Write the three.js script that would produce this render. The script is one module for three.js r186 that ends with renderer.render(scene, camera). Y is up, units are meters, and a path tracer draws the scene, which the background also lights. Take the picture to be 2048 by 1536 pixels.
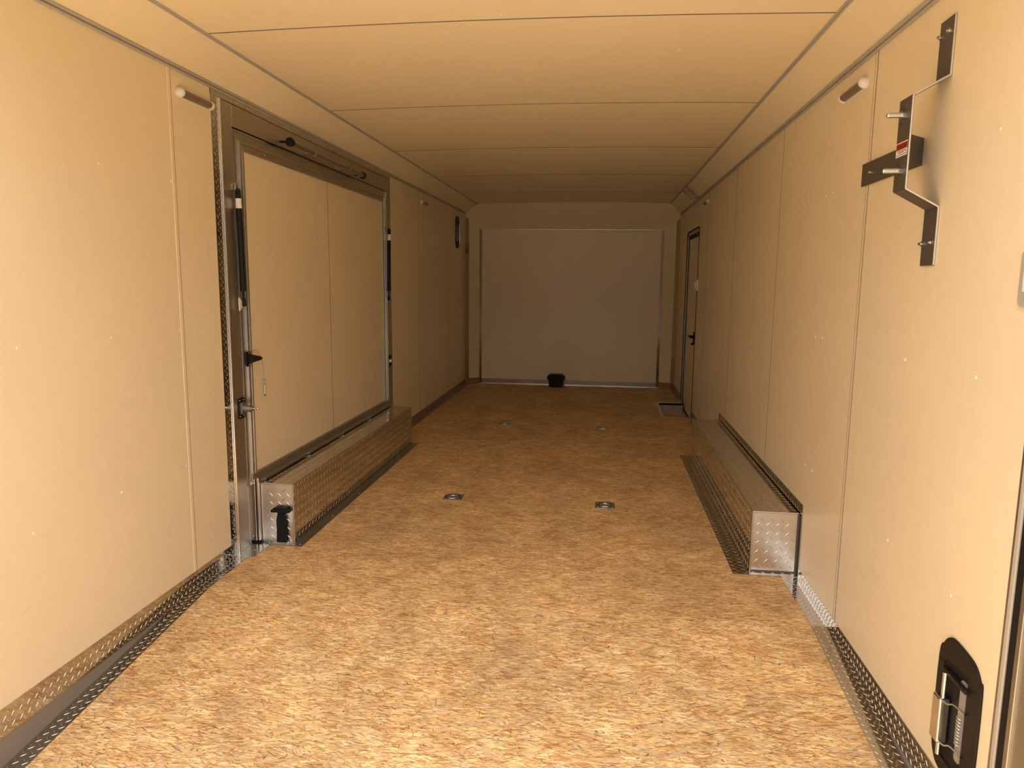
import * as THREE from 'three';
import { RoundedBoxGeometry } from 'three/addons/geometries/RoundedBoxGeometry.js';
import { mergeGeometries } from 'three/addons/utils/BufferGeometryUtils.js';

// ---------------------------------------------------------------- camera, sky, sun, exposure
const scene = new THREE.Scene();
const camera = new THREE.PerspectiveCamera(56.31, 2048 / 1536, 0.05, 200);
camera.position.set(0, 1.245, 0);
camera.rotation.order = 'YXZ';
camera.rotation.set(THREE.MathUtils.degToRad(-8.201), THREE.MathUtils.degToRad(6.969), THREE.MathUtils.degToRad(0.567));
scene.add(camera);

const renderer = new THREE.WebGLRenderer();
renderer.toneMapping = THREE.LinearToneMapping;
renderer.toneMappingExposure = 1.10;
renderer.shadowMap.enabled = true;

scene.background = new THREE.Color().setRGB(1.0, 0.925, 0.93);      // hazy warm daylight sky, seen only through the open rear end
scene.backgroundIntensity = 3.0;

const sun = new THREE.DirectionalLight(new THREE.Color().setRGB(1.0, 0.92, 0.90), 29.0);   // high beside the trailer, a little ahead of it: lights the ramp and the yard, never the inside
sun.position.set(9, 15, -4);
sun.target.position.set(0, 0, 0);
sun.castShadow = true;
sun.shadow.camera.left = -14; sun.shadow.camera.right = 14; sun.shadow.camera.top = 14; sun.shadow.camera.bottom = -14; sun.shadow.camera.far = 60;
sun.shadow.mapSize.set(2048, 2048);
scene.add(sun, sun.target);

// ---------------------------------------------------------------- numbers of the place (metres)
const XL = -1.606, XR = 0.8715;                 // inner faces of the side walls
const ZB = -8.59;                               // front wall of the trailer (far end)
const ZR = -1.50;                               // rear end
const ZK = -2.60;                               // where the floor starts to slope down to the rear
const SLOPE = 0.105;
const YTL = 2.02, YTR = 2.002;                  // tops of the side walls
const YC = 2.115, CL = -1.445, CR = 0.745;      // ceiling edges
const tailY = (z) => -SLOPE * Math.max(0, z - ZK);

// ---------------------------------------------------------------- random numbers, noise
function rng(seed) { let a = seed >>> 0; return () => { a |= 0; a = a + 0x6D2B79F5 | 0; let t = Math.imul(a ^ a >>> 15, 1 | a); t = t + Math.imul(t ^ t >>> 7, 61 | t) ^ t; return ((t ^ t >>> 14) >>> 0) / 4294967296; }; }
function valueNoise(seed, n) {                   // tileable value noise on an n x n lattice, sampled with u,v in 0..1
  const r = rng(seed), g = new Float32Array(n * n); for (let i = 0; i < n * n; i++) g[i] = r();
  return (u, v) => { let x = u * n, y = v * n; const xi = Math.floor(x), yi = Math.floor(y); x -= xi; y -= yi; x = x * x * (3 - 2 * x); y = y * y * (3 - 2 * y);
    const a = ((xi % n) + n) % n, b = (a + 1) % n, c = ((yi % n) + n) % n, d = (c + 1) % n;
    return (g[c * n + a] * (1 - x) + g[c * n + b] * x) * (1 - y) + (g[d * n + a] * (1 - x) + g[d * n + b] * x) * y; };
}
function tex(data, w, h, srgb, rx = 1, ry = 1) {
  const t = new THREE.DataTexture(data, w, h, THREE.RGBAFormat); t.wrapS = t.wrapT = THREE.RepeatWrapping; t.magFilter = THREE.LinearFilter; t.minFilter = THREE.LinearMipmapLinearFilter;
  t.generateMipmaps = true; if (srgb) t.colorSpace = THREE.SRGBColorSpace; t.repeat.set(rx, ry); t.needsUpdate = true; return t;
}

// ---------------------------------------------------------------- textures
const TILE = 2.48;
function strandBoard(seed) {                     // strand board: thin flakes lying mostly across the trailer
  const N = 2048, r = rng(seed), c = new Float32Array(N * N * 3), hgt = new Float32Array(N * N);
  const n1 = valueNoise(seed + 1, 14), n2 = valueNoise(seed + 2, 60), nc = valueNoise(seed + 6, 46), nd = valueNoise(seed + 3, 9), nd2 = valueNoise(seed + 4, 34);
  for (let i = 0; i < N * N; i++) { c[i * 3] = 200; c[i * 3 + 1] = 171; c[i * 3 + 2] = 131; }
  const tones = [[244, 223, 170], [240, 215, 159], [236, 207, 148], [231, 199, 138], [225, 188, 126], [216, 176, 113], [205, 160, 98], [190, 142, 82], [170, 120, 66]];
  const flake = (cx, cy, L, Wd, ang, tone, k, alpha) => {
    const ca = Math.cos(ang), sa = Math.sin(ang), R = Math.ceil(L / 2 + Wd), ph = r() * 100, f = 0.5 + r() * 0.9, bow = (r() - 0.5) * 0.5;
    const ry = Math.ceil(Math.abs(sa) * L / 2 + Wd);
    for (let y = -ry; y <= ry; y++) for (let x = -R; x <= R; x++) {
      const u = x * ca + y * sa; let v = -x * sa + y * ca + bow * Wd * (u * u) / (L * L) * 4; const e = 1 - Math.pow(Math.abs(u) / (L / 2), 3);
      if (e <= 0 || Math.abs(v) > Wd / 2 * e) continue;
      const px = ((cx + x) % N + N) % N | 0, py = ((cy + y) % N + N) % N | 0, i = (py * N + px);
      const g = 1 + 0.05 * Math.sin(v * f * 2.2 + ph + u * 0.02) + (r() - 0.5) * 0.05;
      const edge = (v > Wd / 2 * e - 1.2 && k) ? 0.80 : 1;
      for (let q = 0; q < 3; q++) c[i * 3 + q] += (tone[q] * g * edge - c[i * 3 + q]) * alpha;
      hgt[i] = hgt[i] * 0.3 + (0.5 + 0.5 * r() * edge);
    }
  };
  for (let s = 0; s < 70000; s++) {
    const L = 16 + r() * r() * 62, Wd = 2 + r() * r() * 7, ang = (r() + r() + r() - 1.5) * 0.5;
    const fx = r() * N | 0, fy = r() * N | 0, k = Math.max(0, Math.min(0.999, nc(fx / N, fy / N) * 0.34 + r() * 0.78 - 0.06));
    flake(fx, fy, L, Wd, ang, tones[k * tones.length | 0], r() < 0.55, 0.8);
  }
  for (let s = 0; s < 32000; s++) {              // dark slivers and splits
    const t = r(), L = 6 + r() * r() * 38, Wd = 1.0 + r() * 1.3, ang = (r() + r() - 1) * 0.7 + (r() < 0.05 ? 1.2 : 0);
    flake(r() * N | 0, r() * N | 0, L, Wd, ang, t < 0.75 ? [150, 100, 55] : [108, 68, 35], false, 0.8);
  }
  for (let s = 0; s < 420; s++) flake(r() * N | 0, r() * N | 0, 4 + r() * 9, 2 + r() * 2.5, (r() - 0.5) * 2, [98, 66, 40], false, 0.8);
  const d = new Uint8Array(N * N * 4), b = new Uint8Array(N * N * 4);
  for (let y = 0; y < N; y++) for (let x = 0; x < N; x++) {
    const i = y * N + x, u = x / N, v = y / N; let m = 0.94 + 0.12 * n1(u, v) + 0.08 * n2(u, v);
    const dirt = Math.max(0, nd(u, v) * 0.6 + nd2(u, v) * 0.5 - 0.70) * 0.6;         // foot-dirt patches
    for (let q = 0; q < 3; q++) d[i * 4 + q] = Math.max(0, Math.min(255, c[i * 3 + q] * m * (1 - dirt) + [112, 92, 66][q] * dirt));
    d[i * 4 + 3] = 255; const hh = Math.min(255, hgt[i] * 200); b[i * 4] = b[i * 4 + 1] = b[i * 4 + 2] = hh; b[i * 4 + 3] = 255;
  }
  return [tex(d, N, N, true, 1 / TILE, 1 / TILE), tex(b, N, N, false, 1 / TILE, 1 / TILE)];
}
function panelSkin(seed) {                       // painted sheet: faint roller grain, a few scuffs
  const N = 1024, r = rng(seed), d = new Uint8Array(N * N * 4), n1 = valueNoise(seed, 7), n2 = valueNoise(seed + 5, 90), f = new Float32Array(N * N).fill(1);
  for (let s = 0; s < 9; s++) { const cx = r() * N, cy = r() * N, L = 3 + r() * 26, a = r() * 6.3, bend = (r() - 0.5) * 0.08, k = 0.94 + r() * 0.04; let x = cx, y = cy, t = a;
    for (let q = 0; q < L; q++) { x += Math.cos(t); y += Math.sin(t); t += bend; f[(((y | 0) + N) % N) * N + (((x | 0) + N) % N)] *= k; } }
  for (let y = 0; y < N; y++) for (let x = 0; x < N; x++) { const i = y * N + x, m = (0.975 + 0.02 * n1(x / N, y / N) + 0.012 * n2(x / N, y / N) + 0.008 * r()) * f[i];
    d[i * 4] = 244 * m; d[i * 4 + 1] = 229 * m; d[i * 4 + 2] = 194 * m; d[i * 4 + 3] = 255; }
  return tex(d, N, N, true, 1 / 2.44, 1 / 2.44);
}
function brushed(seed) {                         // directional grain for rolled aluminium
  const N = 512, r = rng(seed), d = new Uint8Array(N * N * 4), row = []; for (let i = 0; i < N; i++) row.push(r());
  for (let y = 0; y < N; y++) for (let x = 0; x < N; x++) { const i = (y * N + x) * 4, m = 92 + 46 * row[x] + 22 * r(); d[i] = d[i + 1] = d[i + 2] = m; d[i + 3] = 255; }
  return tex(d, N, N, false, 4, 0.5);
}
const [woodA, woodAb] = strandBoard(11);
const wallTex = panelSkin(5);
const brushTex = brushed(8);

// ---------------------------------------------------------------- materials
const std = (o) => new THREE.MeshStandardMaterial(o), lin = (r, g, b) => new THREE.Color().setRGB(r, g, b);
const M = {
  wood: std({ map: woodA, bumpMap: woodAb, bumpScale: 0.0006, roughness: 0.62 }),
  wall: std({ map: wallTex, roughness: 0.34 }),
  ceil: std({ map: wallTex, roughness: 0.42 }),
  skin: std({ color: lin(0.7, 0.68, 0.64), roughness: 0.4 }),
  plate: std({ color: lin(0.56, 0.54, 0.50), metalness: 1, roughness: 0.10 }),
  bronze: std({ color: lin(0.27, 0.22, 0.165), metalness: 1, roughness: 0.12 }),
  plateSatin: std({ color: lin(0.76, 0.73, 0.67), metalness: 1, roughness: 0.27 }),
  lug: std({ color: lin(0.70, 0.68, 0.64), metalness: 1, roughness: 0.13 }),
  alu: std({ color: lin(0.54, 0.52, 0.48), metalness: 1, roughnessMap: brushTex, roughness: 0.85 }),
  aluBright: std({ color: lin(0.66, 0.64, 0.60), metalness: 1, roughness: 0.22 }),
  aluDull: std({ color: lin(0.40, 0.385, 0.35), metalness: 1, roughness: 0.45 }),
  tube: std({ color: lin(0.30, 0.27, 0.22), metalness: 0.3, roughness: 0.55 }),
  zinc: std({ color: lin(0.66, 0.68, 0.66), metalness: 1, roughness: 0.26 }),
  strap: std({ color: lin(0.085, 0.070, 0.055), roughness: 0.5 }),
  strapEdge: std({ color: lin(0.62, 0.60, 0.56), metalness: 0.7, roughness: 0.45 }),
  black: new THREE.MeshPhysicalMaterial({ color: lin(0.010, 0.009, 0.008), roughness: 0.45, specularIntensity: 0.45 }),
  rubber: new THREE.MeshPhysicalMaterial({ color: lin(0.012, 0.011, 0.010), roughness: 0.6, specularIntensity: 0.4 }),
  white: std({ color: lin(0.80, 0.78, 0.72), roughness: 0.38 }),
  cap: std({ color: lin(0.82, 0.80, 0.74), roughness: 0.32 }),
  lens: std({ color: lin(0.20, 0.15, 0.11), roughness: 0.30 }),
  screw: std({ color: lin(0.84, 0.82, 0.76), roughness: 0.34 }),
  clear: new THREE.MeshPhysicalMaterial({ color: lin(0.72, 0.70, 0.66), roughness: 0.25, transmission: 0.7, thickness: 0, metalness: 0 }),
  ground: std({ color: lin(0.125, 0.118, 0.10), roughness: 0.95 }),
  facade: std({ color: lin(0.11, 0.095, 0.075), roughness: 0.8 }),
  joint: std({ color: lin(0.16, 0.14, 0.11), roughness: 0.6 }),  // seam strips, dark colour includes the shadow of the joint
  moulding: std({ color: lin(0.46, 0.43, 0.37), roughness: 0.4 }),
  weld: std({ color: lin(0.60, 0.59, 0.57), metalness: 1, roughness: 0.4 }),
};

// ---------------------------------------------------------------- helpers
const taken = {};
function numbered(n) { if (!(n in taken)) { taken[n] = 0; return n; } taken[n]++; return n + '_' + String(taken[n]).padStart(3, '0'); }
const V = (x, y, z) => new THREE.Vector3(x, y, z);
function metreUV(g) {                            // uv in metres from the dominant axis of each face
  if (g.index) g = g.toNonIndexed(); const p = g.attributes.position; g.computeVertexNormals(); const n = g.attributes.normal, uv = new Float32Array(p.count * 2);
  for (let i = 0; i < p.count; i++) { const ax = Math.abs(n.getX(i)), ay = Math.abs(n.getY(i)), az = Math.abs(n.getZ(i));
    if (ax >= ay && ax >= az) { uv[2 * i] = p.getZ(i); uv[2 * i + 1] = p.getY(i); } else if (ay >= az) { uv[2 * i] = p.getX(i); uv[2 * i + 1] = p.getZ(i); } else { uv[2 * i] = p.getX(i); uv[2 * i + 1] = p.getY(i); } }
  g.setAttribute('uv', new THREE.BufferAttribute(uv, 2)); return g;
}
function box(x0, x1, y0, y1, z0, z1, r = 0) {
  const w = Math.abs(x1 - x0), h = Math.abs(y1 - y0), d = Math.abs(z1 - z0); let g;
  if (r > 0) g = new RoundedBoxGeometry(w, h, d, 2, Math.min(r, w / 2.01, h / 2.01, d / 2.01)); else g = new THREE.BoxGeometry(w, h, d);
  g.translate((x0 + x1) / 2, (y0 + y1) / 2, (z0 + z1) / 2); return g;
}
function prism(pts, z0, z1, holes) {             // outline in x,y pushed along z
  const s = new THREE.Shape(pts.map((p) => new THREE.Vector2(p[0], p[1])));
  for (const h of holes || []) s.holes.push(new THREE.Path(h.map((p) => new THREE.Vector2(p[0], p[1]))));
  const g = new THREE.ExtrudeGeometry(s, { depth: Math.abs(z1 - z0), bevelEnabled: false, curveSegments: 8 }); g.translate(0, 0, Math.min(z0, z1)); return g;
}
const circle = (cx, cy, r, n = 16) => Array.from({ length: n }, (_, i) => [cx + r * Math.cos(i / n * 6.28319), cy + r * Math.sin(i / n * 6.28319)]);
function roundRect(x0, x1, y0, y1, r, n = 6) {
  const o = []; for (const [cx, cy, a] of [[x1 - r, y0 + r, -90], [x1 - r, y1 - r, 0], [x0 + r, y1 - r, 90], [x0 + r, y0 + r, 180]])
    for (let i = 0; i <= n; i++) { const t = (a + 90 * i / n) * Math.PI / 180; o.push([cx + r * Math.cos(t), cy + r * Math.sin(t)]); } return o;
}
function cyl(r, a, b, n = 14, r2 = r) {          // cylinder from point a to point b
  const A = V(...a), B = V(...b), d = B.clone().sub(A), g = new THREE.CylinderGeometry(r2, r, d.length(), n);
  g.applyQuaternion(new THREE.Quaternion().setFromUnitVectors(V(0, 1, 0), d.clone().normalize())); const m = A.add(B).multiplyScalar(0.5); g.translate(m.x, m.y, m.z); return g;
}
const ball = (r, x, y, z, sx = 1, sy = 1, sz = 1) => { const g = new THREE.SphereGeometry(r, 14, 10); g.scale(sx, sy, sz); g.translate(x, y, z); return g; };
const tubeG = (pts, r, n = 24, k = 6) => new THREE.TubeGeometry(new THREE.CatmullRomCurve3(pts.map((p) => V(...p))), n, r, k, false);
const torus = (R, r, x, y, z, rx = 0, ry = 0, arc = 6.28319) => { const g = new THREE.TorusGeometry(R, r, 8, 24, arc); g.rotateX(rx); g.rotateY(ry); g.translate(x, y, z); return g; };
function mesh(name, geos, mat, parent, label) {
  let list = Array.isArray(geos) ? geos : [geos];
  if (list.length > 1) { list = list.map((g) => { const q = g.index ? g.toNonIndexed() : g; for (const k of Object.keys(q.attributes)) if (!['position', 'normal', 'uv'].includes(k)) q.deleteAttribute(k); return q; }); }
  const o = new THREE.Mesh(list.length > 1 ? mergeGeometries(list) : list[0], mat); o.name = name; o.castShadow = o.receiveShadow = true; if (label) o.userData.label = label; (parent || scene).add(o); return o;
}
function thing(name, label, category, pos = [0, 0, 0], turn = 0, group) {
  const o = new THREE.Group(); o.name = numbered(name); o.position.set(...pos); o.rotation.y = turn; o.userData = { label, category }; if (group) o.userData.group = group; scene.add(o); return o;
}
function struct(name, label, category) { const o = thing(name, label, category); o.userData.kind = 'structure'; return o; }
// things on the side walls: local x runs to the viewer's right, y up, z out of the wall
const LEFT = Math.PI / 2, RIGHT = -Math.PI / 2;
const onLeft = (name, label, cat, z, y, group) => thing(name, label, cat, [XL, y, z], LEFT, group);
const onRight = (name, label, cat, z, y, group) => thing(name, label, cat, [XR, y, z], RIGHT, group);

// raised lugs of tread plate: two sets of lens-shaped ridges crossing at right angles
const lugGeo = new THREE.SphereGeometry(1, 10, 4, 0, Math.PI * 2, 0, Math.PI / 2); lugGeo.scale(0.0138, 0.0016, 0.0024);
function lugs(parent, o, u, v, uLen, vLen, P = 0.0205) {   // o corner, u and v unit directions; lugs rise along v x u
  const U = V(...u), W = V(...v), N = new THREE.Vector3().crossVectors(W, U), list = [];
  for (let i = 0; i * P < uLen; i++) for (let j = 0; j * P < vLen; j++) {
    if ((i + j) % 2) continue; const a = (i + 0.5) * P, b = (j + 0.5) * P; if (a > uLen - 0.006 || b > vLen - 0.006) continue;
    const p = V(...o).addScaledVector(U, a).addScaledVector(W, b); list.push([p, (i % 2 ? 1 : -1) * Math.PI / 4]);
  }
  const im = new THREE.InstancedMesh(lugGeo, M.lug, list.length), m = new THREE.Matrix4(), q = new THREE.Matrix4();
  list.forEach(([p, a], i) => { m.makeBasis(U, N, new THREE.Vector3().crossVectors(U, N)).setPosition(p); q.makeRotationY(a).scale(V(P / 0.0205, Math.sqrt(P / 0.0205), Math.sqrt(P / 0.0205))); m.multiply(q); im.setMatrixAt(i, m); });
  im.name = 'tread_lugs'; im.userData.kind = 'stuff'; im.castShadow = im.receiveShadow = true; parent.add(im); return im;
}
const screwHead = new THREE.SphereGeometry(0.0048, 10, 4, 0, Math.PI * 2, 0, Math.PI / 2); screwHead.scale(1, 0.55, 1);
const panHead = new THREE.SphereGeometry(0.0042, 8, 4, 0, Math.PI * 2, 0, Math.PI / 2); panHead.scale(1, 0.6, 1);
function screw(parent, p, n, mat = M.screw, geo = screwHead, name = 'screw') {
  const o = new THREE.Mesh(geo, mat); o.name = name; o.position.set(...p); o.quaternion.setFromUnitVectors(V(0, 1, 0), V(...n)); o.castShadow = o.receiveShadow = true; parent.add(o); return o;
}

// ================================================================ SETTING
// ---- ground outside
{ const g = struct('ground', 'dark gravel yard outside the open rear end', 'ground'); mesh('gravel', metreUV(box(-30, 30, -0.62, -0.52, -30, 30)), M.ground, g); }

{ // unseen dark building, added to keep low sky off the far end of the trailer
  const g = struct('added_sky_blocker', 'unseen dark building around the yard, added to block sky light', 'building');
  mesh('facade', box(-30, 30, -0.52, 4.2, 16, 20), M.facade, g); mesh('parapet', box(-30.2, 30.2, 4.2, 4.6, 15.8, 20.2), M.facade, g);
  for (const q of [-1, 1]) { mesh('wing', box(q * 7.5, q * 12, -0.52, 5.6, -1, 16), M.facade, g); mesh('wing_parapet', box(q * 7.3, q * 12.2, 5.6, 5.9, -1.2, 16.2), M.facade, g); }  // unseen wings added to cut side sky from the near walls
  for (let i = 0; i < 6; i++) mesh('roller_door', box(-22 + i * 8, -18 + i * 8, -0.52, 2.9, 15.94, 16), M.joint, g);
}
{ // lowered ramp door on which the photograph was taken
  const g = struct('ramp_door', 'lowered rear ramp door with strand board face', 'ramp'), y0 = -0.135, y1 = -0.50, z0 = -1.40, z1 = 0.62;
  const t = prism([[-z0, y0], [-z1, y1], [-z1, y1 - 0.02], [-z0, y0 - 0.04]], 0, XR - XL - 0.06); t.rotateY(Math.PI / 2); t.translate(XL + 0.03, 0, 0); mesh('ramp_deck', metreUV(t), M.wood, g);
}
// ---- floor
const RINGS = [[-0.818, -3.945], [0.052, -3.925], [-0.805, -6.12], [0.046, -6.08]];
const WELL = [0.615, XR, -7.50, -6.68];
{
  const f = struct('floor', 'strand board trailer floor, flat then sloping down to the rear', 'floor');
  // outline in (x, -z), pushed up
  const outline = [[XL + 0.004, -ZK], [XR - 0.002, -ZK], [XR - 0.002, -WELL[3]], [WELL[0], -WELL[3]], [WELL[0], -WELL[2]], [XR - 0.002, -WELL[2]], [XR - 0.002, -ZB], [XL + 0.004, -ZB]];
  const s = new THREE.Shape(outline.map((p) => new THREE.Vector2(...p)));
  for (const [x, z] of RINGS) s.holes.push(new THREE.Path(circle(x, -z, 0.041, 24).map((p) => new THREE.Vector2(...p))));
  const g = new THREE.ExtrudeGeometry(s, { depth: 0.02, bevelEnabled: false }); g.rotateX(-Math.PI / 2); g.translate(0, -0.02, 0);
  mesh('floor_deck', metreUV(g), M.wood, f);
  const L = ZR - ZK, y1 = -SLOPE * L;
  const t = prism([[-ZK, 0], [-ZR, y1], [-ZR, y1 - 0.02], [-ZK, -0.02]], 0, XR - XL - 0.006); t.rotateY(Math.PI / 2); t.translate(XL + 0.004, 0, 0);
  mesh('sloping_deck', metreUV(t), M.wood, f);
  mesh('sub_floor', box(XL, XR, -0.32, -0.30, ZB, ZR), M.skin, f);
}

// ---- side walls
const LS = [[-2.19, 1.602], [-2.583, 1.601], [-1.803, 1.046], [-2.194, 1.045], [-2.583, 1.044], [-2.191, 0.516], [-1.804, 0.509], [-2.578, 0.511], [-1.803, 1.602]];
const RS = [[-3.356, 1.589], [-3.046, 1.59], [-2.952, 1.589], [-3.772, 1.593], [-3.804, 1.031], [-3.374, 1.034], [-3.055, 1.03], [-2.962, 1.032], [-2.582, 1.033], [-4.21, 1.036], [-4.631, 1.035], [-5.03, 1.032], [-4.222, 0.489], [-3.816, 0.485], [-3.386, 0.49], [-3.069, 0.492], [-2.974, 0.489], [-4.638, 0.486], [-5.048, 0.481], [-5.229, 0.484], [-2.174, 1.031], [-1.777, 1.032], [-2.184, 0.487], [-2.582, 0.486], [-1.782, 1.589], [-1.791, 0.49], [-4.22, 1.593], [-4.63, 1.593], [-2.582, 1.59], [-2.18, 1.589]];
{
  const w = struct('wall_left', 'cream painted panel wall with the large framed door', 'wall');
  const seams = [-1.535, ZK, -2.886]; const far = [-5.415, -6.268, -7.479, -8.62];
  const pan = (z0, z1, gap0, gap1) => mesh('panel', metreUV(box(XL - 0.012, XL, 0.0, YTL + 0.03, z0 - gap0, z1 + gap1, 0)), M.wall, w);
  pan(seams[0], seams[1], 0, 0.0015); pan(seams[1], seams[2], 0.0015, 0);
  for (let i = 0; i < 3; i++) pan(far[i], far[i + 1], i ? 0.002 : 0, 0.002);
  mesh('seam_strip', metreUV(box(XL - 0.001, XL + 0.0014, 0.06, YTL, ZK - 0.011, ZK + 0.007, 0.001)), M.wall, w);
  for (const z of [-6.268, -7.479]) mesh('joint', box(XL - 0.011, XL + 0.0004, 0.06, YTL, z - 0.0022, z + 0.0022), M.joint, w);  // panel gaps closed by strips coloured as dark as their shadow
  mesh('joint', box(XL - 0.011, XL + 0.0016, 0.064, YTL, ZK - 0.0125, ZK - 0.0105), M.joint, w);
  mesh('outer_skin', [box(XL - 0.05, XL - 0.014, -0.40, 2.24, ZB - 0.08, ZR)], M.skin, w);
  for (const [z, y] of LS) screw(w, [XL, y, z], [1, 0, 0]);
}
{
  const w = struct('wall_right', 'cream painted panel wall with the side door at its far end', 'wall');
  const D0 = -6.79, D1 = -7.735, YD = 1.755;
  const zs = [-1.557, -2.587, -3.794, -5.02, -6.249];
  for (let i = 0; i < 4; i++) mesh('panel', metreUV(box(XR, XR + 0.012, 0.0, YTR + 0.03, zs[i] - (i ? 0.002 : 0), zs[i + 1] + 0.002)), M.wall, w);
  // panel around the side door: outline in (z, y)
  const door = roundRect(D1, D0, -0.12, YD, 0.055);
  const o = [[-8.62, -0.2], [-6.251, -0.2], [-6.251, YTR + 0.03], [-8.62, YTR + 0.03]];
  const g = prism(o, 0, 0.012, [door.reverse()]); g.rotateY(-Math.PI / 2); g.translate(XR + 0.012, 0, 0);
  mesh('panel', metreUV(g), M.wall, w);
  mesh('seam_strip', metreUV(box(XR - 0.0014, XR + 0.001, 0.03, YTR, -2.587 - 0.011, -2.587 + 0.008, 0.001)), M.wall, w);
  for (const z of [-3.794, -5.02, -6.249]) mesh('joint', box(XR - 0.0004, XR + 0.011, 0.03, YTR, z - 0.0022, z + 0.0022), M.joint, w);  // dark strips painted in place of shadow in the panel gaps
  for (const dz of [-0.0115, 0.0085]) mesh('joint', box(XR - 0.0016, XR + 0.011, 0.036, YTR, -2.587 + dz - 0.0009, -2.587 + dz + 0.0009), M.joint, w);
  mesh('outer_skin', [box(XR + 0.05, XR + 0.086, -0.40, 2.24, ZB - 0.08, ZR)], M.skin, w);
  for (const [z, y] of RS) screw(w, [XR, y, z], [-1, 0, 0]);
}
// ---- far wall, chamfered corners, slanted panel above
{
  const w = struct('wall_front', 'dark far end wall with slanted corners', 'wall');
  mesh('panel', metreUV(box(-1.47, -0.2606, -0.02, 2.1, ZB - 0.012, ZB)), M.wall, w);
  mesh('panel', metreUV(box(-0.260, 0.73, -0.02, 2.1, ZB - 0.012, ZB)), M.wall, w);
  const slab = (x0, z0, x1, z1, name) => { const dx = x1 - x0, dz = z1 - z0, L = Math.hypot(dx, dz); const g = metreUV(new THREE.BoxGeometry(L, 2.1, 0.01)); g.translate(L / 2, 1.03, -0.005); g.rotateY(-Math.atan2(dz, dx)); g.translate(x0, 0, z0); return mesh(name, g, M.wall, w); };
  slab(XL - 0.002, -8.475, -1.452, ZB, 'corner_panel'); slab(0.703, ZB, XR + 0.002, -8.495, 'corner_panel');
  mesh('outer_skin', box(XL - 0.05, XR + 0.086, -0.40, 2.24, ZB - 0.08, ZB - 0.045), M.skin, w);
  const t = prism([[8.32, 2.160], [8.60, 1.830], [8.612, 1.842], [8.335, 2.172]], 0, XR - XL); t.rotateY(Math.PI / 2); t.translate(XL, 0, 0);
  mesh('slanted_panel', metreUV(t), M.ceil, w);
  mesh('edge_strip', box(-1.44, 0.70, 1.838, 1.847, ZB, ZB + 0.008, 0.003), M.aluBright, w);
}
// ---- ceiling: crowned sheets, dark strips in the joints stand in for seam shadow
const CROWN = 0.0145;
{
  const c = struct('ceiling', 'cream ceiling sheets with cross joints, slightly crowned', 'ceiling');
  const zs = [-1.5, -2.583, -3.774, -4.965, -6.198, -7.373, -8.40], cs = [], up = [];
  for (let i = 0; i <= 16; i++) { const t = i / 16, x = CL - 0.03 + (CR - CL + 0.06) * t, e = (x - (CL + CR) / 2) / ((CR - CL) / 2); const y = YC + CROWN * (1 - e * e); cs.push([x, y]); up.unshift([x, y + 0.006]); }
  for (let i = 0; i < 6; i++) mesh('ceiling_sheet', metreUV(prism(cs.concat(up), zs[i] - 0.003, zs[i + 1] + 0.003)), M.ceil, c);
  const jt = cs.map(([x, y]) => [x, y - 0.0008]).concat(up); for (let i = 1; i < 6; i++) mesh('joint', prism(jt, zs[i] - 0.0035, zs[i] + 0.0035), M.joint, c);
  mesh('roof_skin', box(XL - 0.05, XR + 0.086, 2.16, 2.24, ZB - 0.08, ZR), M.skin, c);
  for (const [x, z] of [[-0.979, -2.552], [-0.36, -2.54], [0.272, -2.555], [-0.979, -2.949], [-0.357, -2.945], [0.27, -2.957], [-0.979, -3.345], [-0.357, -3.335], [0.27, -3.345], [-0.979, -3.74], [-0.359, -3.735], [0.272, -3.745], [-0.977, -4.121], [-0.354, -4.115], [0.268, -4.125]]) {
    const e = (x - (CL + CR) / 2) / ((CR - CL) / 2); screw(c, [x, YC + CROWN * (1 - e * e), z], [0, -1, 0], M.screw, panHead); }
}
// ---- slanted coves and their edge mouldings
function cove(n, xw, yw, xc, label) {
  const g = struct('trim_' + n, label, 'trim'), s = Math.sign(xw - xc);
  const dx = xc - xw, dy = YC - yw, L = Math.hypot(dx, dy), nx = dy / L * s, ny = Math.abs(dx) / L;      // outward normal
  const p = prism([[xw, yw], [xc, YC], [xc + nx * 0.006, YC + ny * 0.006], [xw + nx * 0.006, yw + ny * 0.006]].map((q) => q), -8.55, -1.5);
  mesh('cove_panel', metreUV(p), M.ceil, g);
  // lower moulding: two beads with a groove between
  const bead = (cx, cy, r) => prism(circle(cx, cy, r, 10), -8.5, -1.5);
  mesh('edge_moulding', [bead(xw - s * 0.004, yw - 0.004, 0.0055), bead(xw - s * 0.013, yw + 0.006, 0.0055)], M.moulding, g);
  mesh('edge_moulding', [bead(xc - s * 0.001, YC - 0.001, 0.005), bead(xc - s * 0.0105, YC + 0.0005, 0.005)], M.moulding, g);
  for (let i = 0; i < 17; i++) { const z = -1.75 - i * 0.395, t = 0.90; screw(g, [xw + dx * t, yw + dy * t, z], [-nx, -ny, 0], M.screw, panHead); }
  return g;
}
cove(1, XL, YTL, CL, 'slanted cove panel above the left wall');
const coveR = cove(2, XR, YTR, CR, 'slanted cove panel above the right wall');
{ // loose crumple of clear film hanging on the right cove near the far end
  const pts = []; const r = rng(4); for (let i = 0; i < 7; i++) for (let j = 0; j < 5; j++) pts.push([i, j]);
  const g = new THREE.PlaneGeometry(0.16, 0.30, 6, 8), p = g.attributes.position; for (let i = 0; i < p.count; i++) p.setZ(i, (r() - 0.5) * 0.03);
  g.computeVertexNormals(); g.rotateX(Math.PI / 2); g.rotateZ(-0.72); g.translate(0.79, 2.045, -6.95); mesh('film', g, M.clear, coveR, 'crumpled clear film');
}

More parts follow.
